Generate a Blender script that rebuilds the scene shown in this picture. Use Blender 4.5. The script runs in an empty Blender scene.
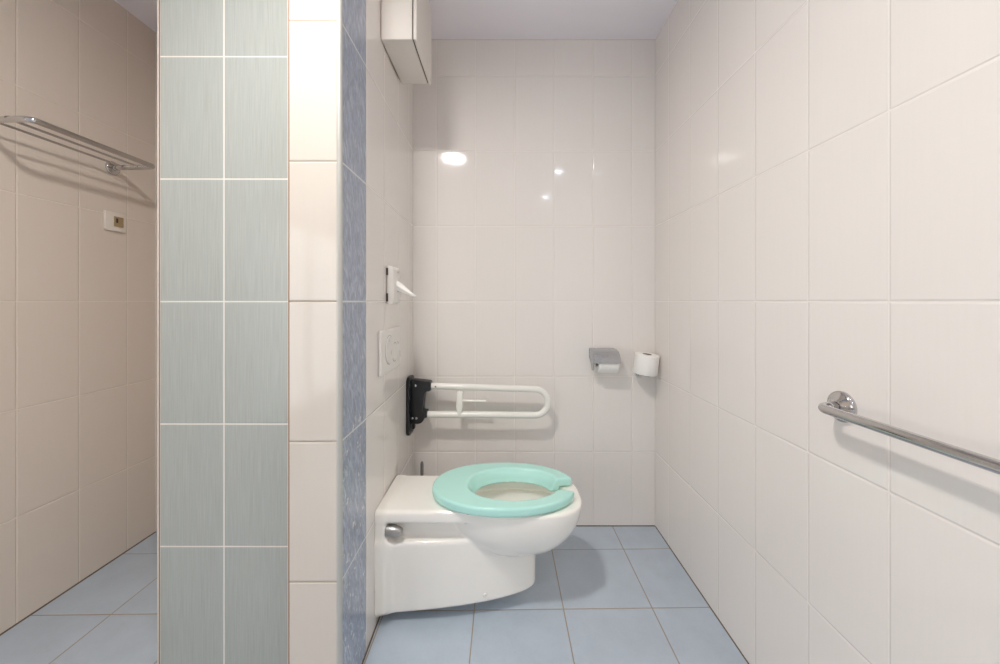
import bpy, bmesh, math, random
import numpy as np
from mathutils import Vector, Matrix
random.seed(3)
PI = math.pi
FILL_GLOW = 1.7  # strength of the added fill light behind the viewer
sc = bpy.context.scene
COL = sc.collection

# ---------------------------------------------------------------- dimensions (metres)
H = 1.15            # eye height
F = 376.0           # focal length in pixels of the 1000 px wide frame
CEIL = 2.492
XR = 0.780          # right wall
XL = -1.733         # shower side wall
YB = 1.926          # back wall of the toilet bay
YS = 1.875          # back wall of the shower bay
YF = -2.40          # wall behind the viewer
TH = 0.385; TW = 0.2003
def xw(y):          # face of the partition wall on the toilet side (runs very slightly out of square)
    return -0.461 + (YB - y) * 0.018
YP = 1.032          # front of the partition
YG = 1.182          # front of the grey-green tiled wall
XP = -0.586
YBL = 1.231         # end of the blue tile column

# ---------------------------------------------------------------- node helpers
def srgb(r, g, b):
    f = lambda c: (c / 255 / 12.92) if c / 255 <= .04045 else ((c / 255 + .055) / 1.055) ** 2.4
    return (f(r), f(g), f(b), 1)

class NT:
    def __init__(s, name):
        s.m = bpy.data.materials.new(name); s.m.use_nodes = True
        s.t = s.m.node_tree; s.b = s.t.nodes['Principled BSDF']
    def n(s, ty, **kw):
        x = s.t.nodes.new(ty)
        for k, v in kw.items(): setattr(x, k, v)
        return x
    def l(s, a, b): s.t.links.new(a, b)
    def put(s, sock, v):
        if v is None: return
        if isinstance(v, bpy.types.NodeSocket): s.l(v, sock)
        else: sock.default_value = v
    def math(s, op, a, b=None, c=None, clamp=False):
        x = s.n('ShaderNodeMath', operation=op, use_clamp=clamp)
        s.put(x.inputs[0], a); s.put(x.inputs[1], b); s.put(x.inputs[2], c)
        return x.outputs[0]
    def maprange(s, v, a, b, c, d, smooth=False):
        x = s.n('ShaderNodeMapRange', interpolation_type='SMOOTHSTEP' if smooth else 'LINEAR')
        for i, q in enumerate((v, a, b, c, d)): s.put(x.inputs[i], q)
        return x.outputs[0]
    def mix(s, f, a, b):
        x = s.n('ShaderNodeMix', data_type='RGBA')
        s.put(x.inputs[0], f); s.put(x.inputs[6], a); s.put(x.inputs[7], b)
        return x.outputs[2]
    def comb(s, x, y, z):
        c = s.n('ShaderNodeCombineXYZ')
        s.put(c.inputs[0], x); s.put(c.inputs[1], y); s.put(c.inputs[2], z)
        return c.outputs[0]
    def noise(s, vec, scale, detail=2, rough=.5, dist=0):
        x = s.n('ShaderNodeTexNoise')
        s.put(x.inputs['Vector'], vec)
        x.inputs['Scale'].default_value = scale; x.inputs['Detail'].default_value = detail
        x.inputs['Roughness'].default_value = rough; x.inputs['Distortion'].default_value = dist
        return x.outputs['Fac']
    def pos(s):
        g = s.n('ShaderNodeNewGeometry'); x = s.n('ShaderNodeSeparateXYZ')
        s.l(g.outputs['Position'], x.inputs[0]); return g.outputs['Position'], x.outputs
    def bump(s, h, strength=1, dist=.001, normal=None):
        b = s.n('ShaderNodeBump'); b.inputs['Strength'].default_value = strength
        b.inputs['Distance'].default_value = dist; s.l(h, b.inputs['Height'])
        if normal is not None: s.l(normal, b.inputs['Normal'])
        return b.outputs[0]

def simple(name, col, rough=.4, metal=0, spec=.5, coat=0, wear=.03, scale=30, bump=0):
    k = NT(name); p, _ = k.pos()
    nz = k.noise(p, scale, 3)
    dark = tuple(c * (1 - wear * 2) for c in col[:3]) + (1,)
    k.l(k.mix(nz, dark, col), k.b.inputs['Base Color'])
    k.l(k.maprange(nz, .2, .8, rough * .85, rough * 1.15), k.b.inputs['Roughness'])
    k.b.inputs['Metallic'].default_value = metal
    k.b.inputs['Specular IOR Level'].default_value = spec
    k.b.inputs['Coat Weight'].default_value = coat
    if bump: k.l(k.bump(nz, bump, .001), k.b.inputs['Normal'])
    return k.m

def tile(name, col, grout, ua, u0, uw, va=2, v0=H, vw=TH, g=.003, rough=.07, style='plain', skew=0, u_on=True, depth=.0012, glossy=.5, gv=None):
    """procedural ceramic tiling: ua/va are world axes, joints at u0 + n*uw and v0 + n*vw"""
    k = NT(name); p, ax = k.pos()
    u = ax[ua]; v = ax[va]
    if skew: v = k.math('ADD', v, k.math('MULTIPLY', ax[0], -skew))
    if u_on:
        uu = k.math('DIVIDE', k.math('SUBTRACT', u, u0), uw)
        du = k.math('MULTIPLY', k.math('ABSOLUTE', k.math('SUBTRACT', k.math('FRACT', k.math('ADD', uu, 100.5)), .5)), uw)
        iu = k.math('FLOOR', uu)
    else:
        du = k.math('ADD', .5, 0.0); iu = k.math('ADD', 0.0, 0.0)
    vv = k.math('DIVIDE', k.math('SUBTRACT', v, v0), vw)
    dv = k.math('MULTIPLY', k.math('ABSOLUTE', k.math('SUBTRACT', k.math('FRACT', k.math('ADD', vv, 100.5)), .5)), vw)
    iv = k.math('FLOOR', vv)
    if gv is not None: du = k.math('ADD', du, (g - gv) / 2)      # vertical joints narrower than the horizontal ones
    d = k.math('MINIMUM', du, dv)
    mask = k.maprange(d, g / 2 - .0004, g / 2 + .0006, 1, 0, True)
    prof = k.maprange(d, g / 2 - .0005, g / 2 + .0035, 0, 1, True)
    wn = k.n('ShaderNodeTexWhiteNoise', noise_dimensions='3D')
    k.l(k.comb(iu, iv, 1.7), wn.inputs['Vector'])
    rnd = wn.outputs['Value']
    def sc_(c, f): return tuple(min(1, x * f) for x in c[:3]) + (1,)
    if style == 'plain':
        st = k.noise(k.comb(k.math('MULTIPLY', u, 160.0), k.math('MULTIPLY', v, 6.0), iv), 1, 2)
        base = k.mix(k.maprange(st, .3, .7, 0, 1), sc_(col, .993), sc_(col, 1.004))
    elif style == 'streak':
        w = k.comb(k.math('MULTIPLY', u, 330.0), k.math('MULTIPLY', v, 7.0), k.math('MULTIPLY', iu, 3.1))
        st = k.noise(w, 1, 3, .6)
        w2 = k.comb(k.math('MULTIPLY', u, 60.0), k.math('MULTIPLY', v, 2.0), iv)
        s2 = k.noise(w2, 1, 2)
        base = k.mix(k.maprange(st, .35, .65, 0, 1), sc_(col, .92), sc_(col, 1.06))
        base = k.mix(k.maprange(s2, .4, .7, 0, .35), base, (col[0] * .96, col[1] * 1.04, col[2] * 1.03, 1))
    elif style == 'brush':
        uv = k.comb(k.math('MULTIPLY', u, 2.6), k.math('MULTIPLY', v, 1.0), iv)
        st = k.noise(uv, 26, 5, .62, 1.2)
        s2 = k.noise(k.comb(k.math('MULTIPLY', k.math('ADD', u, k.math('MULTIPLY', v, .35)), 5.0), k.math('MULTIPLY', v, .9), 3.0), 22, 3, .6, .6)
        base = k.mix(k.maprange(st, .38, .62, 0, 1), sc_(col, .74), sc_(col, 1.12))
        base = k.mix(k.maprange(s2, .53, .62, 0, .6), base, srgb(206, 212, 222))
        # chips and splashes of white paint on the lowest tiles
        ch = k.noise(p, 70, 2, .5); ch2 = k.noise(p, 17, 2)
        chips = k.math('MULTIPLY', k.maprange(ch, .60, .63, 0, 1), k.maprange(ch2, .5, .58, 0, 1))
        chips = k.math('MULTIPLY', chips, k.maprange(v, .78, .82, 1, 0))
        base = k.mix(chips, base, srgb(225, 222, 214))
    else:  # floor
        st = k.noise(p, 9, 4, .6); s2 = k.noise(k.comb(k.math('MULTIPLY', ax[0], 1.0), k.math('MULTIPLY', ax[1], 1.0), rnd), 120, 2)
        base = k.mix(k.maprange(st, .3, .7, 0, 1), sc_(col, .93), sc_(col, 1.05))
        base = k.mix(k.maprange(s2, .3, .7, 0, .3), base, sc_(col, 1.1))
    base = k.mix(k.maprange(rnd, 0, 1, 0, .05), base, sc_(col, .85))
    k.l(k.mix(mask, base, grout), k.b.inputs['Base Color'])
    wav = k.noise(k.comb(ax[0], k.math('ADD', ax[1], k.math('MULTIPLY', rnd, 3.0)), ax[2]), 5, 1)
    n1 = k.bump(wav, .3, .002 if style != 'floor' else .001)
    n2 = k.bump(prof, 1.0, depth, n1)
    if style in ('streak', 'floor'): n2 = k.bump(st, .15, .0006, n2)
    k.l(n2, k.b.inputs['Normal'])
    k.l(k.maprange(mask, 0, 1, rough, .7), k.b.inputs['Roughness'])
    k.b.inputs['Specular IOR Level'].default_value = glossy
    return k.m

CREAM = srgb(235, 230, 225); CG = srgb(238, 232, 225)
M = {}
M['t_back'] = tile('cream tile back', CREAM, CG, 0, .661, TW, g=.0035, gv=.0022)
M['t_right'] = tile('cream tile right', CREAM, CG, 1, .760, .2017, g=.0025)
M['t_left'] = tile('cream tile shower', srgb(225, 214, 203), srgb(233, 223, 211), 1, 1.735, .1975, g=.0025)  # both shower tiles: cream made browner, the weaker light put into the colour
M['t_sback'] = tile('cream tile shower back', srgb(225, 214, 203), srgb(233, 223, 211), 0, -1.66, TW, g=.0025)
M['t_part'] = tile('cream tile partition side', CREAM, CG, 1, YBL, TW, g=.0025)
M['t_strip'] = tile('cream tile partition front', srgb(214, 206, 196), srgb(170, 153, 132), 0, 5, 30, g=.0028)  # same cream tile, coloured darker to offset the strong lamp light on it
M['t_green'] = tile('grey green streaked tile', srgb(178, 182, 178), srgb(232, 228, 220), 0, -.877, .2022, g=.0040, style='streak', rough=.22, depth=.0004)
M['t_blue'] = tile('blue brushed tile', srgb(159, 170, 190), srgb(222, 224, 222), 1, YBL + .3, 5, g=.005, style='brush', rough=.28, depth=.0003)
M['t_floor'] = tile('pale blue floor tile', srgb(181, 193, 205), srgb(160, 148, 132), 0, .2265, .3333, va=1, v0=1.4025, vw=.3355, g=.004, rough=.28, style='floor', skew=.0145, depth=.0006)
M['plaster'] = simple('white ceiling paint', srgb(244, 241, 247), .7, wear=.01, scale=8)
M['paint_wall'] = simple('white wall paint', srgb(225, 220, 214), .6, wear=.01, scale=6)
M['caulk'] = simple('white silicone', srgb(226, 220, 212), .4)
M['dirt_joint'] = simple('dark floor joint', srgb(112, 98, 82), .7, wear=.1, scale=60)
M['terracotta'] = simple('raw tile edge', srgb(158, 120, 92), .7, wear=.1, scale=60)
M['alu'] = simple('aluminium trim', srgb(200, 200, 194), .42, metal=.5)
M['chrome'] = simple('chrome', srgb(205, 203, 202), .07, metal=1, wear=.01)
M['satin'] = simple('satin steel', srgb(186, 188, 191), .25, metal=.85, wear=.01)
M['ceramic'] = simple('white sanitary ceramic', srgb(250, 247, 240), .07, wear=.005, spec=.6, coat=.3)
M['mint'] = simple('mint plastic', srgb(188, 238, 228), .22, wear=.01, spec=.5)
M['whitemetal'] = simple('white enamelled tube', srgb(240, 238, 232), .22, wear=.01)
M['white_plastic'] = simple('white plastic', srgb(232, 229, 224), .3, wear=.01)
M['heater'] = simple('cream white casing', srgb(228, 222, 215), .6, spec=.2, wear=.01)
M['black'] = simple('black plastic', srgb(28, 29, 32), .38, wear=.1)
M['dark'] = simple('dark gap', srgb(70, 62, 56), .7, wear=.1)
M['grey_plastic'] = simple('grey plastic', srgb(120, 116, 112), .4)
M['paper'] = simple('white tissue paper', srgb(248, 246, 242), .85, wear=.03, scale=120, bump=.3, spec=.2)
M['cream_plastic'] = simple('aged plastic', srgb(238, 230, 220), .4)
M['dull'] = simple('dull steel', srgb(182, 180, 177), .35, metal=.8)
M['card'] = simple('grey cardboard', srgb(120, 104, 90), .85)
M['beige_plastic'] = simple('yellowed insert', srgb(172, 150, 112), .4, wear=.12, scale=90)
def emit(name, col, s):
    k = NT(name)
    k.b.inputs['Base Color'].default_value = (.8, .8, .8, 1)
    k.b.inputs['Emission Color'].default_value = col
    k.b.inputs['Emission Strength'].default_value = s
    return k.m
M['lamp'] = emit('opal lamp glass', (1, .955, .90, 1), 205)
M['fill_light'] = emit('added fill light glass', (.93, .96, 1, 1), FILL_GLOW)  # glow of the added fill light, out of view
M['spot'] = emit('cool spot glass', (.80, .88, 1, 1), 40)

# ---------------------------------------------------------------- mesh helpers
def obj(name, me, mat, parent=None, smooth=False, kind=None):
    if isinstance(me, bmesh.types.BMesh):
        bm = me; me = bpy.data.meshes.new(name); bm.normal_update(); bm.to_mesh(me); bm.free()
    o = bpy.data.objects.new(name, me); COL.objects.link(o)
    for m in (mat if isinstance(mat, (list, tuple)) else [mat]): me.materials.append(m)
    if smooth:
        me.shade_smooth()
        if smooth != 'all':
            try: me.set_sharp_from_angle(angle=math.radians(smooth if smooth is not True else 40))
            except Exception: pass
    if parent is not None:
        o.parent = parent; o.matrix_parent_inverse = parent.matrix_basis.inverted()
    if kind: o['kind'] = kind
    return o
def thing(name, label, cat, loc=(0, 0, 0), group=None):
    o = bpy.data.objects.new(name, None); COL.objects.link(o); o.location = loc
    o.empty_display_size = .05
    tag(o, label, cat, group); return o
def tag(o, label, cat, group=None):
    o['label'] = label; o['category'] = cat
    if group: o['group'] = group
def add_box(bm, x0, x1, y0, y1, z0, z1, mi=0):
    vs = [bm.verts.new((x, y, z)) for z in (z0, z1) for x, y in ((x0, y0), (x1, y0), (x1, y1), (x0, y1))]
    fs = [(3, 2, 1, 0), (4, 5, 6, 7), (0, 1, 5, 4), (1, 2, 6, 5), (2, 3, 7, 6), (3, 0, 4, 7)]
    out = []
    for f in fs:
        q = bm.faces.new([vs[i] for i in f]); q.material_index = mi; out.append(q)
    return vs, out
def box(x0, x1, y0, y1, z0, z1, bev=0, seg=3):
    bm = bmesh.new(); add_box(bm, x0, x1, y0, y1, z0, z1)
    if bev: bmesh.ops.bevel(bm, geom=bm.edges[:] , offset=bev, segments=seg, profile=.5, affect='EDGES')
    return bm
def fillet(pts, r, n=8):
    """round the inner corners of a polyline"""
    P = [Vector(p) for p in pts]; out = [P[0]]
    for i in range(1, len(P) - 1):
        a = (P[i - 1] - P[i]); b = (P[i + 1] - P[i]); la, lb = a.length, b.length
        a.normalize(); b.normalize()
        ang = a.angle(b); t = min(r / math.tan(ang / 2), la * .49, lb * .49); rr = t * math.tan(ang / 2)
        c = P[i] + (a + b).normalized() * (rr / math.sin(ang / 2))
        s = P[i] + a * t - c; e = P[i] + b * t - c
        tot = s.angle(e); axis = s.cross(e).normalized()
        for k in range(n + 1): out.append(c + Matrix.Rotation(tot * k / n, 3, axis) @ s)
    out.append(P[-1]); return out
def add_tube(bm, pts, r, n=20, cap=True, rx=None):
    P = [Vector(p) for p in pts]; rings = []
    t0 = (P[1] - P[0]).normalized()
    up = Vector((0, 0, 1)) if abs(t0.z) < .9 else Vector((1, 0, 0))
    u = t0.cross(up).normalized(); v = u.cross(t0).normalized()
    prev = t0
    for i, p in enumerate(P):
        t = (P[min(i + 1, len(P) - 1)] - P[max(i - 1, 0)]).normalized()
        ax = prev.cross(t)
        if ax.length > 1e-7:
            R = Matrix.Rotation(prev.angle(t), 3, ax.normalized()); u = R @ u; v = R @ v
        prev = t
        rings.append([bm.verts.new(p + (u * math.cos(2 * PI * k / n) * (rx or r) + v * math.sin(2 * PI * k / n) * r)) for k in range(n)])
    for a, b in zip(rings, rings[1:]):
        for k in range(n): bm.faces.new((a[k], a[(k + 1) % n], b[(k + 1) % n], b[k]))
    if cap:
        bm.faces.new(rings[0][::-1]); bm.faces.new(rings[-1])
    return bm
def tube(pts, r, n=20, rx=None):
    bm = bmesh.new(); add_tube(bm, pts, r, n, True, rx); bmesh.ops.recalc_face_normals(bm, faces=bm.faces[:]); return bm
def lathe(prof, origin, axis, n=40):
    """prof: (radius, distance along axis); closed when it starts and ends at radius 0"""
    bm = bmesh.new(); A = Vector(axis).normalized()
    up = Vector((0, 0, 1)) if abs(A.z) < .9 else Vector((1, 0, 0))
    u = A.cross(up).normalized(); v = A.cross(u).normalized(); O = Vector(origin); rings = []
    for r, h in prof:
        if r < 1e-6: rings.append([bm.verts.new(O + A * h)])
        else: rings.append([bm.verts.new(O + A * h + (u * math.cos(2 * PI * k / n) + v * math.sin(2 * PI * k / n)) * r) for k in range(n)])
    for a, b in zip(rings, rings[1:]):
        for k in range(n):
            if len(a) == 1: bm.faces.new((a[0], b[(k + 1) % n], b[k]))
            elif len(b) == 1: bm.faces.new((a[k], a[(k + 1) % n], b[0]))
            else: bm.faces.new((a[k], a[(k + 1) % n], b[(k + 1) % n], b[k]))
    bmesh.ops.recalc_face_normals(bm, faces=bm.faces[:]); return bm
def prism(poly, axis, a, b, bev=0, seg=2):
    """poly: 2-D outline in the other two axes, extruded along axis from a to b"""
    bm = bmesh.new()
    def P(q, t):
        if axis == 0: return (t, q[0], q[1])
        if axis == 1: return (q[0], t, q[1])
        return (q[0], q[1], t)
    A = [bm.verts.new(P(q, a)) for q in poly]; B = [bm.verts.new(P(q, b)) for q in poly]
    n = len(poly)
    bm.faces.new(A[::-1]); bm.faces.new(B)
    for i in range(n): bm.faces.new((A[i], A[(i + 1) % n], B[(i + 1) % n], B[i]))
    bmesh.ops.recalc_face_normals(bm, faces=bm.faces[:])
    if bev: bmesh.ops.bevel(bm, geom=bm.edges[:], offset=bev, segments=seg, profile=.5, affect='EDGES')
    return bm

# ---------------------------------------------------------------- signed distance surfaces (numpy surface nets)
def surface_net(f, lo, hi, h):
    lo = np.array(lo); n = np.ceil((np.array(hi) - lo) / h).astype(int) + 1
    ax = [lo[i] + h * np.arange(n[i]) for i in range(3)]
    X, Y, Z = np.meshgrid(*ax, indexing='ij'); D = f(X, Y, Z)
    s = D < 0
    c = [(i, j, k) for i in (0, 1) for j in (0, 1) for k in (0, 1)]
    N = n - 1
    sl = lambda i, j, k, A=D: A[i:i + N[0], j:j + N[1], k:k + N[2]]
    cnt = sum(sl(*q, A=s).astype(int) for q in c)
    act = (cnt > 0) & (cnt < 8)
    acc = np.zeros(tuple(N) + (3,)); num = np.zeros(tuple(N))
    for a in c:
        for d in range(3):
            if a[d]: continue
            b = list(a); b[d] = 1
            da = sl(*a); db = sl(*b); cr = (da < 0) != (db < 0)
            t = np.where(cr, da / np.where(cr, da - db, 1), 0)
            for e in range(3):
                acc[..., e] += np.where(cr, a[e] + (t if e == d else 0), 0)
            num += cr
    idx = -np.ones(tuple(N), int); I = np.argwhere(act); idx[act] = np.arange(len(I))
    V = lo + h * (I + acc[act] / num[act][:, None])
    # project onto the surface
    faces = []
    for d in range(3):
        u, v = (d + 1) % 3, (d + 2) % 3
        sa = [slice(None)] * 3; sb = [slice(None)] * 3
        sa[d] = slice(0, -1); sb[d] = slice(1, None)
        cr = s[tuple(sa)] != s[tuple(sb)]; ins = s[tuple(sa)]
        E = np.argwhere(cr)
        ok = (E[:, u] > 0) & (E[:, v] > 0) & (E[:, u] < N[u]) & (E[:, v] < N[v]) & (E[:, d] < N[d])
        E = E[ok]; fl = ins[tuple(E.T)]
        def at(du, dv):
            Q = E.copy(); Q[:, u] -= du; Q[:, v] -= dv; return idx[tuple(Q.T)]
        q = np.stack([at(0, 0), at(1, 0), at(1, 1), at(0, 1)], 1)
        q[~fl] = q[~fl][:, ::-1]
        faces.append(q)
    Fc = np.concatenate(faces)
    me = bpy.data.meshes.new('net'); me.from_pydata(V.tolist(), [], Fc.tolist()); me.update()
    return me
def smin(a, b, k):
    h = np.clip(.5 + .5 * (b - a) / k, 0, 1); return b * (1 - h) + a * h - k * h * (1 - h)
def smax(a, b, k): return -smin(-a, -b, k)
def sd_box(X, Y, Z, x0, x1, y0, y1, z0, z1, r=0.0):
    qx = np.abs(X - (x0 + x1) / 2) - (x1 - x0) / 2 + r; qy = np.abs(Y - (y0 + y1) / 2) - (y1 - y0) / 2 + r; qz = np.abs(Z - (z0 + z1) / 2) - (z1 - z0) / 2 + r
    return np.sqrt(np.maximum(qx, 0) ** 2 + np.maximum(qy, 0) ** 2 + np.maximum(qz, 0) ** 2) + np.minimum(np.maximum(qx, np.maximum(qy, qz)), 0) - r
def sd_ell(X, Y, Z, c, a):
    x, y, z = (X - c[0]) / a[0], (Y - c[1]) / a[1], (Z - c[2]) / a[2]
    k0 = np.sqrt(x * x + y * y + z * z) + 1e-9
    k1 = np.sqrt((x / a[0]) ** 2 + (y / a[1]) ** 2 + (z / a[2]) ** 2) + 1e-9
    return k0 * (k0 - 1) / k1
def sd_ell2(X, Y, cx, cy, a, b, p=2.0):
    x, y = np.abs(X - cx) / a, np.abs(Y - cy) / b
    k0 = (x ** p + y ** p) ** (1 / p) + 1e-9
    k1 = np.sqrt((x / a) ** 2 + (y / b) ** 2) + 1e-9
    return k0 * (k0 - 1) / k1

# ================================================================ ROOM SHELL
def S(name, bm, mat, **kw): return obj(name, bm, mat, kind='structure', **kw)
S('floor', box(XL - .1, XR + .1, YF - .1, YB + .1, -.1, 0), M['t_floor'])
S('ceiling', box(XL - .1, XR + .1, YF - .1, YB + .1, CEIL, CEIL + .1), M['plaster'])
S('wall_right', box(XR, XR + .1, YF, YB + .1, 0, CEIL), M['t_right'])
S('wall_left', box(XL - .1, XL, YF, YB + .1, 0, CEIL), M['t_left'])
S('wall_front', box(XL - .1, XR + .1, YF - .1, YF, 0, CEIL), M['paint_wall'])
S('wall_back', box(-.50, XR + .1, YB, YB + .1, 0, CEIL), M['t_back'])
S('wall_shower', box(XL - .1, -1.0, YS, YB + .1, 0, CEIL), M['t_sback'])

# partition between toilet and shower: cream front, blue column and cream tiles on the toilet side
bm = bmesh.new()
xf = xw(YP + .010)
pts = [(XP, YP), (xf - .008, YP), (xf, YP + .008), (xw(YBL), YBL), (xw(YB), YB), (XP, YB)]
lo = [bm.verts.new((x, y, 0)) for x, y in pts]; hi = [bm.verts.new((x, y, CEIL)) for x, y in pts]
mats = [0, 0, 1, 2, 2, 0]
for i in range(6):
    f = bm.faces.new((lo[i], lo[(i + 1) % 6], hi[(i + 1) % 6], hi[i])); f.material_index = mats[i]
bm.faces.new(lo[::-1]); bm.faces.new(hi)
S('wall_partition', bm, [M['t_strip'], M['t_blue'], M['t_part']])
# grey-green tiled wall that closes the shower
S('wall_shower_front', box(-1.078, XP, YG, YS + .02, 0, CEIL), M['t_green'])
# trims
S('trim_1', lathe([(0, 0), (.009, 0), (.009, CEIL), (0, CEIL)], (xf - .0083, YP + .0083, 0), (0, 0, 1), 64), M['alu'], smooth=True)
S('trim_2', box(XP - .0035, XP, YP, YP + .008, 0, CEIL), M['terracotta'])
S('trim_3', box(-1.083, -1.078, YG + .001, YG + .011, 0, CEIL), M['terracotta'])
S('trim_4', box(-1.0895, -1.083, YG + .003, YG + .012, 0, CEIL), M['caulk'])
def caulk(n, a, b, r=.003, m='caulk'):
    S(n, tube([a, b], r, 8), M[m], smooth=True)
caulk('trim_5', (xw(YB) + .001, YB - .001, 0), (xw(YB) + .001, YB - .001, CEIL))
caulk('trim_6', (XR - .001, YB - .001, 0), (XR - .001, YB - .001, CEIL), .0025)
caulk('trim_7', (xw(YB), YB - .001, CEIL), (XR, YB - .001, CEIL), .004)
caulk('trim_8', (xw(YB), YB, 0), (XR, YB, 0), .0035, 'dirt_joint')
caulk('trim_9', (XR, YF, 0), (XR, YB, 0), .003, 'dirt_joint')
caulk('trim_10', (xw(YP + .01), YP + .01, 0), (xw(YB), YB, 0), .004, 'dirt_joint')
caulk('trim_11', (XL, YF, 0), (XL, YS, 0), .004, 'dirt_joint')
caulk('trim_12', (XL, YS, 0), (XL, YS, CEIL), .003)

# added fill light built as a window in the shower-side wall behind the viewer
wf = bmesh.new()
W0, W1, WZ0, WZ1 = -2.15, -.30, .30, 1.75
for a in ((W0 - .06, W0), (W1, W1 + .06), ((W0 + W1) / 2 - .03, (W0 + W1) / 2 + .03)): add_box(wf, XL + .001, XL + .05, a[0], a[1], WZ0, WZ1)
for a in ((WZ0 - .06, WZ0), (WZ1, WZ1 + .06)): add_box(wf, XL + .001, XL + .05, W0 - .06, W1 + .06, a[0], a[1])
wfo = S('fill_light_window_1', wf, M['white_plastic'])
obj('fill_pane', box(XL + .012, XL + .018, W0, W1, WZ0, WZ1), M['fill_light'], wfo)

# ================================================================ TOILET
YC = 1.462
def toilet_f(X, Y, Z):
    y = np.abs(Y - YC)
    wall = -.4515
    # lower body: prism with a rounded nose, underside rising towards the front
    u = np.clip((X + .45) / .58, 1e-4, 2.0)
    zb = .032 + (X + .45) * .055
    flare = np.interp(Z, [.03, .28], [.0, .012])
    wd = .120 + flare + .016 * np.exp(-np.clip(X - wall, 0, 1) / .03)
    kk = u ** 2.2 + (y / wd) ** 2
    body = (kk - 1) / np.sqrt((2.2 * u ** 1.2 / .58) ** 2 + (2 * y / wd ** 2) ** 2 + 1e-6)
    q = np.clip((X + .17) / .16, 0, 1); ztop = .297
    body = smax(body, zb - Z, .012)
    body = smax(body, Z - ztop, .016)
    body = smax(body, X - .1305, .02)
    # flange on the wall
    fl = sd_box(X, y, Z, wall - .05, wall + .040, -.2, .144, .050, .412, .012)
    d = smin(body, fl, .03)
    # narrow core behind the long recess
    core = sd_box(X, y, Z, wall - .05, -.08, -.2, .094, .20, .40, .01)
    d = smin(d, core, .018)
    # deck
    deck = sd_box(X, y, Z, wall - .05, -.06, -.2, .143, .366, .412, .014)
    d = smin(d, deck, .010)
    # bowl
    xe = X - .030
    a = np.where(xe > 0, .281, .262)
    a = np.where(xe > 0, .268, .262); pw = np.where(xe > 0, 2.0 + 1.1 * np.clip(xe / .12, 0, 1), 2.0)
    rho = ((np.abs(xe) / a) ** pw + (y / .170) ** pw) ** (1 / pw)
    k0 = np.sqrt(rho ** 2 + ((Z - .408) / .222) ** 2) + 1e-9
    e = k0 * (k0 - 1) / (np.sqrt((xe / a ** 2) ** 2 + (y / .170 ** 2) ** 2 + ((Z - .408) / .222 ** 2) ** 2) + 1e-6)
    e = smax(e, Z - .409, .012)
    d = smin(d, e, .007)
    # opening and inside
    hole = sd_ell2(X, y, .040, 0, .200, .128, 2.1)
    hole = smax(hole, .33 - Z, .01)
    d = smax(d, -hole, .014)
    cav = sd_ell(X, y, Z, (.036, 0, .362), (.222, .143, .120))
    cav = smax(cav, Z - .354, .006)
    d = smax(d, -cav, .006)
    d = np.maximum(d, wall - X)
    d = np.maximum(d, -(sd_ell(X, y, Z, (-.02, 0, .25), (.09, .06, .12))))
    return d
toilet = thing('toilet', 'white wall-hung toilet with mint green open-front seat over the blue floor', 'toilet', (-.1, YC, .03))
me = surface_net(toilet_f, (-.465, YC - .2, .018), (.33, YC + .2, .424), .0042)
body = obj('bowl', me, M['ceramic'], toilet, smooth='all')
def seat_f(X, Y, Z):
    y = Y - YC
    o = sd_ell2(X, y, .004, 0, .276, .187, 2.12)
    i = sd_ell2(X, y, .040, 0, .176, .128, 2.1)
    # inner edge slopes outwards a little at the top
    fun = i + (.445 - Z) * .55
    d = smax(o, -fun, .006)
    gap = np.maximum(np.abs(y + .012) - .038 - (X - .21) * .2, .12 - X)
    d = smax(d, np.abs(Z - .4305) - .0160, .009)
    sk = smax(sd_ell2(X, y, .040, 0, .188, .121, 2.1), -fun, .004)
    sk = smax(smax(sk, .397 - Z, .004), Z - .43, .004)
    d = smin(d, sk, .006)
    d = smax(d, -gap, .008)
    return d
me = surface_net(seat_f, (-.29, YC - .2, .388), (.30, YC + .2, .456), .0034)
seat = obj('seat', me, M['mint'], toilet, smooth='all'); seat['label'] = 'mint green open-front seat ring'
for x, y in ((-.12, -.148), (-.12, .148), (.17, -.118), (.17, .118)):
    obj('buffer', lathe([(0, 0), (.009, 0), (.009, .0052), (0, .0052)], (x, YC + y, .4098), (0, 0, 1), 16), M['grey_plastic'], seat, smooth=True)
cap = obj('bolt_cap', lathe([(0, -.022), (.022, -.022), (.0215, .004), (.019, .012), (.0165, .020), (.0135, .028), (.008, .033), (0, .034)], (-.389, 1.334, .336), (1, -.12, 0), 32), M['dull'], toilet, smooth=True)
cap['label'] = 'grey steel bolt cap'
obj('plug', lathe([(0, 0), (.008, 0), (.008, .004), (.006, .006), (.003, .0055), (0, .004)], (-.065, 1.3685, .082), (.12, -1, 0), 24), M['white_plastic'], toilet, smooth=True)

# ================================================================ TOILET BRUSH behind the bowl
br = thing('toilet_brush', 'grey toilet brush handle poking up behind the toilet in the corner', 'toilet brush', (-.3985, 1.85, 0))
obj('holder', lathe([(0, 0), (.045, 0), (.047, .01), (.043, .13), (.038, .13), (.036, .012), (0, .012)], (-.3985, 1.85, .001), (0, 0, 1)), M['white_plastic'], br, smooth=True)
obj('brush_head', lathe([(0, .02), (.024, .024), (.03, .05), (.028, .09), (.010, .12), (0, .12)], (-.3985, 1.85, 0), (0, 0, 1), 24), M['white_plastic'], br, smooth=True)
obj('handle', lathe([(0, .11), (.006, .11), (.006, .29), (.008, .30), (.008, .352), (.005, .362), (0, .363)], (-.3985, 1.85, 0), (0, 0, 1), 24), M['grey_plastic'], br, smooth=True)

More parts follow.
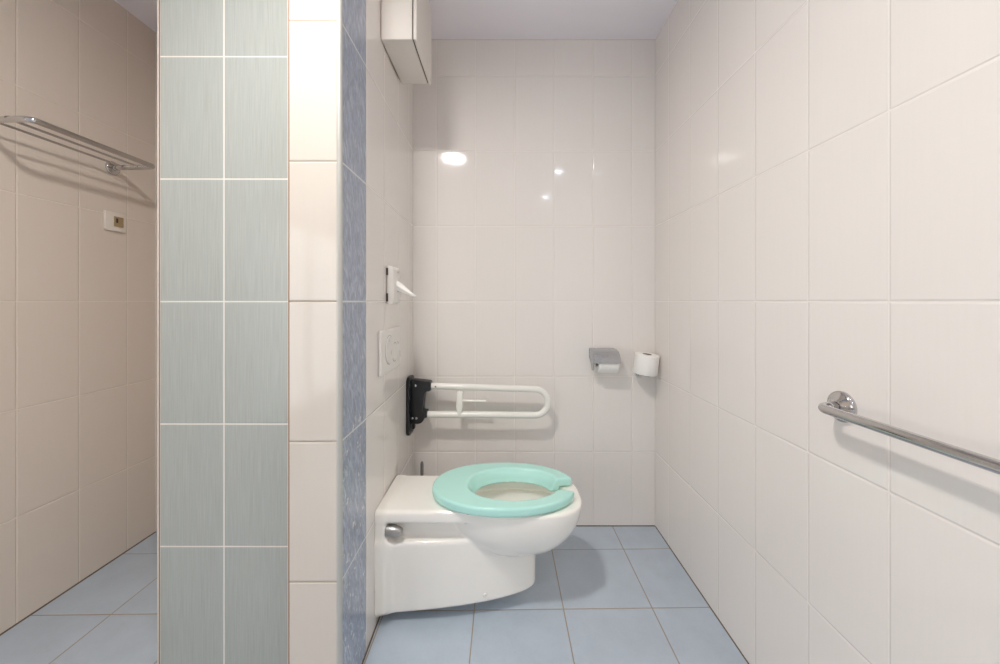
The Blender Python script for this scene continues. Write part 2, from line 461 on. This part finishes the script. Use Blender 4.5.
# ================================================================ FOLDING GRAB RAIL (left wall)
YR = 1.828
KR = YR / 1.79
def zk(z): return H - (H - z) * KR
def xk(x): return x * KR
gr = thing('folding_grab_rail', 'white U-shaped folding grab rail on a black hinge above the toilet', 'grab rail', (xw(YR), YR, .52))
def rounded(u0, u1, v0, v1, r, n=6):
    out = []
    for cx, cy, a0 in ((u1 - r, v1 - r, 0), (u0 + r, v1 - r, 90), (u0 + r, v0 + r, 180), (u1 - r, v0 + r, 270)):
        for k in range(n + 1):
            a = math.radians(a0 + 90 * k / n); out.append((cx + r * math.cos(a), cy + r * math.sin(a)))
    return out
xwl = xw(YR)
plate = obj('wall_plate', prism(rounded(YR - .056, YR + .056, zk(.522), zk(.796), .03), 0, xwl + .0012, xwl + .016, .003), M['black'], gr, smooth=True)
# hinge bracket: tapered cheeks seen from the side
chk = [(xwl + .014, .772), (xwl + .020, .782), (xwl + .062, .778), (xwl + .108, .772), (xwl + .112, .768), (xwl + .112, .732), (xwl + .106, .728),
       (xwl + .090, .726), (xwl + .082, .716), (xwl + .074, .640), (xwl + .078, .634), (xwl + .093, .633), (xwl + .094, .604), (xwl + .080, .601), (xwl + .076, .588),
       (xwl + .066, .578), (xwl + .050, .574), (xwl + .014, .576)]
chk = [(x, zk(z)) for x, z in chk]
br1 = obj('hinge_bracket', prism(chk, 1, YR - .026, YR + .026, .0025), M['black'], gr, smooth=30)
for sx, sz, r in ((.040, .755, .0055), (.044, .602, .0065), (.026, .602, .005), (.0, .0, 0)):
    if r: obj('screw', lathe([(0, 0), (r, 0), (r, .003), (r * .6, .0045), (0, .0048)], (xwl + sx, YR - .0262, zk(sz)), (0, -1, 0), 16), M['satin'], br1, smooth=True)
obj('screw', lathe([(0, 0), (.006, 0), (.006, .003), (0, .005)], (xwl + .0158, YR - .043, zk(.70)), (1, 0, 0), 16), M['satin'], plate, smooth=True)
obj('screw', lathe([(0, 0), (.006, 0), (.006, .003), (0, .005)], (xwl + .0158, YR - .043, zk(.762)), (1, 0, 0), 16), M['satin'], plate, smooth=True)
obj('latch', prism(rounded(xwl + .022, xwl + .034, zk(.548), zk(.582), .004, 3), 1, YR - .02, YR + .0, .001), M['black'], gr, smooth=True)
zt0, zt1, zb0, zb1 = zk(.749), zk(.733), zk(.613), zk(.609)
xe = xk(.226)
cz = (zt1 + zb1) / 2; rr = (zt1 - zb1) / 2
path = [Vector((xwl + .095, YR, zt0)), Vector((xe - .012 - rr, YR, zt1))]
for k in range(1, 20):
    a = PI / 2 - PI * k / 20
    path.append(Vector((xe - .012 - rr + (rr) * math.cos(a), YR, cz + rr * math.sin(a))))
path += [Vector((xe - .012 - rr, YR, zb1)), Vector((xwl + .080, YR, zb0))]
obj('rail', tube(path, .0155, 24), M['whitemetal'], gr, smooth=True)
obj('screw', lathe([(0, 0), (.004, 0), (.004, .001), (0, .0015)], (xwl + .134, YR - .0155, zt0 - .001), (0, -1, 0), 12), M['grey_plastic'], gr, smooth=True)
obj('post', prism([(xk(x), zk(z)) for x, z in [(-.218, .724), (-.192, .724), (-.191, .690), (-.192, .650), (-.196, .622), (-.206, .600), (-.216, .622), (-.224, .650), (-.221, .690)]], 1, YR - .0175, YR + .0175, .004), M['whitemetal'], gr, smooth=30)
hk = fillet([(xk(-.198), YR - .004, zk(.679)), (xk(-.078), YR - .004, zk(.676)), (xk(-.078), YR - .004, zk(.694))], .006, 5)
obj('paper_hook', tube(hk,   .0064, 14), M['whitemetal'], gr, smooth=True)

# ================================================================ CHROME GRAB BAR (right wall)
gb = thing('grab_rail', 'chrome grab bar mounted on the right-hand tiled wall', 'grab bar', (XR, .5, .915))
zb = .909
bar = fillet([(XR - .004, .862, zb), (XR - .059, .862, zb), (XR - .059, .15, zb), (XR - .004, .15, zb)], .034, 14)
obj('bar', tube(bar, .0105, 28), M['chrome'], gb, smooth=True)
for yy in (.862, .15):
    obj('flange', lathe([(0, .0), (.035, .0), (.0355, .004), (.034, .008), (.029, .0115), (.018, .0135), (.0165, .016), (.0115, .017), (.0115, .006), (0, .006)], (XR - .0005, yy, zb), (-1, 0, 0), 48), M['chrome'], gb, smooth=50)

# ================================================================ TOWEL RACK (shower wall)
tr = thing('towel_rack', 'chrome three-rail towel rack on the shower wall, upper left', 'towel rack', (XL, 1.43, 1.74))
zr = 1.746; Y0, Y1 = 1.228, 1.667
xo = XL + .190
p = fillet([(XL + .004, Y1, zr - .004), (xo, Y1, zr), (xo, Y0, zr), (XL + .004, Y0, zr - .004)], .022, 12)
obj('frame', tube(p, .0100, 20), M['chrome'], tr, smooth=True)
for xr_ in (XL + .052, XL + .120):
    obj('rail', tube([(xr_, Y1, zr), (xr_, Y0, zr)], .0045, 14), M['chrome'], tr, smooth=True)
    for yy in (Y1, Y0):
        obj('collar', tube([(xr_ - .004, yy, zr), (xr_ + .004, yy, zr)], .0098, 18), M['grey_plastic'], tr, smooth=True)
for yy in (Y1, Y0):
    obj('flange', lathe([(0, 0), (.030, 0), (.0305, .003), (.028, .008), (.020, .011), (.013, .013), (.012, .020), (.0085, .021), (.0085, .01), (0, .01)], (XL + .0005, yy, zr - .005), (1, 0, 0), 40), M['chrome'], tr, smooth=50)

# ================================================================ LIGHT SWITCH / SOCKET on the shower wall
sw = thing('wall_switch', 'small cream square wall switch below the towel rack', 'switch', (XL, 1.675, 1.46))
fr = prism(rounded(1.629, 1.719, 1.463, 1.547, .006), 0, XL + .0005, XL + .011, .002)
obj('frame', fr, M['cream_plastic'], sw, smooth=30)
obj('rocker', prism(rounded(1.664, 1.705, 1.484, 1.528, .002), 0, XL + .009, XL + .0135, .001), M['beige_plastic'], sw, smooth=30)['label'] = 'yellowed insert'
obj('indicator', prism(rounded(1.671, 1.680, 1.500, 1.520, .001), 0, XL + .0125, XL + .0142, .0003), M['dark'], sw)

# ================================================================ WALL UNIT near the ceiling, upper left of the toilet bay
wu = thing('wall_box', 'white box unit hung high on the partition wall by the ceiling', 'wall box', (-.45, 1.53, 2.115))
obj('casing', box(-.4495, -.335, 1.384, 1.672, 2.115, 2.45, .004), M['heater'], wu, smooth=30)
obj('gap_shade', box(-.336, -.331, 1.389, 1.667, 2.120, 2.445), M['dark'], wu)  # dark strip inside the gap behind the cover, its shade given as colour
obj('cover', box(-.331, -.3175, 1.382, 1.674, 2.113, 2.452, .006, 4), M['heater'], wu, smooth=30)

# ================================================================ FLUSH PLATE
xq = xw(1.5)
fp = thing('flush_plate', 'white dual flush plate on the partition wall above the toilet', 'flush plate', (xq, 1.5, .877))
ang = -math.atan(.018)
def on_wall(o, y):   # turn a part built square to X about the wall point so that it lies flat on the slightly skewed wall
    piv = Matrix.Translation((xw(y), y, 0)); o.data.transform(piv @ Matrix.Rotation(-ang if False else math.atan(.018), 4, 'Z') @ piv.inverted())
pl = obj('plate', prism(rounded(1.354, 1.625, .877, 1.043, .008), 0, xq + .0008, xq + .013, .004, 3), M['white_plastic'], fp, smooth=30)
for nm, yy, zz, r, h in (('flush_button', 1.455, .963, .054, .0165), ('flush_button', 1.532, .945, .037, .0150)):
    b = obj(nm, lathe([(0, .011), (r, .011), (r, h - .002), (r - .002, h), (r - .012, h - .0012), (0, h - .003)], (xq, yy, zz), (1, 0, 0), 48), M['white_plastic'], fp, smooth=50)
    on_wall(b, 1.5)
    rg = obj('button_gap', lathe([(r + .0005, .0125), (r + .0022, .0125), (r + .0022, .0134), (r + .0005, .0134), (r + .0005, .0125)], (xq, yy, zz), (1, 0, 0), 48), M['grey_plastic'], b)
    on_wall(rg, 1.5)
on_wall(pl, 1.5)

# ================================================================ BAG DISPENSER with paper bag
xd = xw(1.5)
hd = thing('bag_dispenser', 'small white hygiene bag dispenser on the partition wall', 'dispenser', (xd, 1.5, 1.14))
prof = [(xd + .003, 1.146), (xd + .008, 1.140), (xd + .018, 1.139), (xd + .026, 1.146), (xd + .029, 1.162), (xd + .029, 1.276), (xd + .026, 1.284), (xd + .018, 1.288), (xd + .004, 1.288)]
obj('case', prism(prof, 1, 1.458, 1.545, .002), M['white_plastic'], hd, smooth=30)
for z0, z1 in ((1.252, 1.280), (1.150, 1.182)):
    obj('clip', box(xd + .0008, xd + .008, 1.4545, 1.462, z0, z1, .001), M['dark'], hd)
obj('slot', prism(rounded(1.478, 1.528, 1.193, 1.243, .008), 0, xd + .0285, xd + .0296, .0003), M['white_plastic'], hd)
for zz in (1.268, 1.19):
    obj('screw', lathe([(0, 0), (.003, 0), (.003, .001), (0, .0012)], (xd + .029, 1.519, zz), (1, 0, 0), 10), M['grey_plastic'], hd)
bm = bmesh.new()
rows = []
for i in range(9):     # folded sheet: hangs from the slot and narrows to a point
    t = i / 8
    x = xd + .028 + .082 * t; zu = 1.238 - .066 * t; zl = 1.196 - .030 * t ** .8
    if i == 8: zl = zu - .002
    yy = 1.502 - .012 * t + .004 * math.sin(t * 6)
    mid = (zu + zl) / 2
    rows.append([bm.verts.new((x, yy, zu)), bm.verts.new((x - .003, yy - .010 * (1 - t), mid)), bm.verts.new((x, yy + .001, zl)), bm.verts.new((x, yy + .007 * (1 - t) + .001, mid + .002))])
for a, b in zip(rows, rows[1:]):
    for k in range(4): bm.faces.new((a[k], a[(k + 1) % 4], b[(k + 1) % 4], b[k]))
bm.faces.new(rows[0]); bm.faces.new(rows[-1][::-1]); bmesh.ops.recalc_face_normals(bm, faces=bm.faces[:])
o = obj('paper_bag', bm, M['paper'], smooth=30); tag(o, 'white paper bag pulled halfway out of the wall dispenser', 'paper bag')

# ================================================================ PAPER HOLDER with hood (back wall)
ph = thing('paper_holder', 'satin metal toilet paper holder with curved hood on the back wall', 'paper holder', (.50, YB, .86))
hood = []
outer = [(YB - .004, .900), (YB - .012, .911), (YB - .04, .912), (YB - .075, .905), (YB - .100, .892), (YB - .115, .874), (YB - .119, .851)]
inner = [(y + .0025 if i > 2 else y, z - .0025) for i, (y, z) in enumerate(outer)]
inner[-1] = (YB - .1165, .851)
obj('hood', prism(outer + inner[::-1], 0, .440, .568, .0006), M['satin'], ph, smooth=35)
obj('back_plate', prism(rounded(.440, .568, .862, .912, .004), 1, YB - .004, YB - .0005, .001), M['satin'], ph, smooth=35)
side = [(YB - .004, .910), (YB - .04, .908), (YB - .075, .901), (YB - .096, .888), (YB - .098, .860), (YB - .084, .812), (YB - .056, .808), (YB - .030, .845), (YB - .004, .862)]
obj('side_arm', prism(side, 0, .4405, .4445, .0008), M['satin'], ph, smooth=35)
obj('spindle', tube([(.444, YB - .062, .860), (.562, YB - .062, .860)], .007, 16), M['satin'], ph, smooth=True)
def make_roll(w=.098, R=.052, r=.020):
    bm = lathe([(r, 0), (R - .004, 0), (R - .001, .0015), (R, .004), (R, w - .004), (R - .001, w - .0015), (R - .004, w), (r, w), (r, 0)], (0, 0, -w / 2), (0, 0, 1), 56)
    return bm
roll = obj('toilet_roll', make_roll(), M['paper'], smooth=50)
obj('core', lathe([(.0185, -.0485), (.0199, -.0485), (.0199, .0485), (.0185, .0485), (.0185, -.0485)], (0, 0, 0), (0, 0, 1), 32), M['card'], roll, smooth=True)
roll.rotation_euler = (0, PI / 2, 0); roll.location = (.514, YB - .0625, .8480)
roll.scale = (.96, .96, 1)
tag(roll, 'white toilet roll hanging under the metal hood', 'toilet roll', 'toilet rolls on the back wall')

# ================================================================ SPARE ROLL on upright spindle
sp = thing('mounted_roll_holder', 'small chrome upright holder under the spare toilet roll in the corner', 'paper holder', (.7075, YB, .79))
RX, RY, RZ = .7065, 1.857, .842
tilt = math.radians(5.5)
T = Matrix.Translation((RX, RY, RZ)) @ Matrix.Rotation(tilt, 4, 'Y') @ Matrix.Rotation(math.radians(3.5), 4, 'X')
def tl(p): return tuple(T @ Vector(p))
b0 = lathe([(0, -.0585), (.026, -.0585), (.029, -.056), (.029, -.0535), (0, -.0525)], (0, 0, 0), (0, 0, 1), 32); b0.transform(T)
obj('base_disc', b0, M['chrome'], sp, smooth=40)
obj('spindle', tube([tl((0, 0, -.053)), tl((0, 0, .030))], .0065, 16), M['chrome'], sp, smooth=True)
obj('bracket', tube([tl((-.0, 0, -.056)), tl((-.005, .0655, -.058))], .007, 14), M['chrome'], sp, smooth=True)
obj('wall_disc', lathe([(0, 0), (.022, 0), (.022, .004), (.018, .007), (0, .008)], (tl((-.005, .0655, -.058))[0], YB - .0005, tl((-.005, .0655, -.058))[2]), (0, -1, 0), 32), M['chrome'], sp, smooth=40)
r2 = roll.copy(); COL.objects.link(r2)
for ch in list(roll.children):
    c = ch.copy(); COL.objects.link(c); c.parent = r2
r2.scale = (1.10, 1.10, 1.0); r2.rotation_euler = T.to_euler(); r2.location = (RX, RY, RZ)
tag(r2, 'white spare toilet roll standing upright beside the corner', 'toilet roll', 'toilet rolls on the back wall')

# ================================================================ LAMPS
cl = thing('ceiling_lamp', 'round opal ceiling lamp above the partition end', 'ceiling lamp', (-.453, .43, CEIL))
obj('rim', lathe([(.096, 0), (.118, 0), (.118, .036), (.110, .042), (.096, .042), (.096, 0)], (-.453, .43, CEIL - .0005), (0, 0, -1), 48), M['white_plastic'], cl, smooth=40)
obj('diffuser', lathe([(0, .002), (.0955, .002), (.0955, .035), (.06, .037), (0, .038)], (-.453, .43, CEIL), (0, 0, -1), 48), M['lamp'], cl, smooth=40)
for i, (x, y) in enumerate(((.57, -.04), (.55, -.97))):
    s = thing('downlight', ('recessed cool-white downlight near the toilet bay', 'recessed cool-white downlight near the entrance')[i], 'downlight', (x, y, CEIL), 'recessed downlights')
    obj('ring', lathe([(.045, 0), (.06, 0), (.06, .004), (.045, .006), (.045, 0)], (x, y, CEIL), (0, 0, -1), 40), M['satin'], s, smooth=40)
    obj('lens', lathe([(0, .0005), (.0448, .0005), (.0448, .003), (0, .003)], (x, y, CEIL), (0, 0, -1), 32), M['spot'], s)

w = bpy.data.worlds.new('world'); sc.world = w; w.use_nodes = True
w.node_tree.nodes['Background'].inputs[0].default_value = (.8, .85, 1, 1)
w.node_tree.nodes['Background'].inputs[1].default_value = .2

# ================================================================ CAMERA
cam = bpy.data.cameras.new('camera'); co = bpy.data.objects.new('camera', cam); COL.objects.link(co)
co.location = (0, 0, H); co.rotation_euler = (PI / 2, 0, 0)
cam.sensor_width = 36; cam.lens = F / 1000 * 36
cam.shift_x = -(503 - 500) / 1000; cam.shift_y = -(332 - 301.5) / 1000
cam.clip_start = .02
sc.camera = co
sc.cycles.max_bounces = 16; sc.cycles.diffuse_bounces = 12; sc.cycles.glossy_bounces = 6
sc.cycles.use_denoising = True
sc.cycles.sample_clamp_indirect = 8
vs = sc.view_settings
vs.view_transform = 'Standard'; vs.look = 'None'; vs.gamma = 1; vs.use_curve_mapping = False
vs.exposure = 0.40
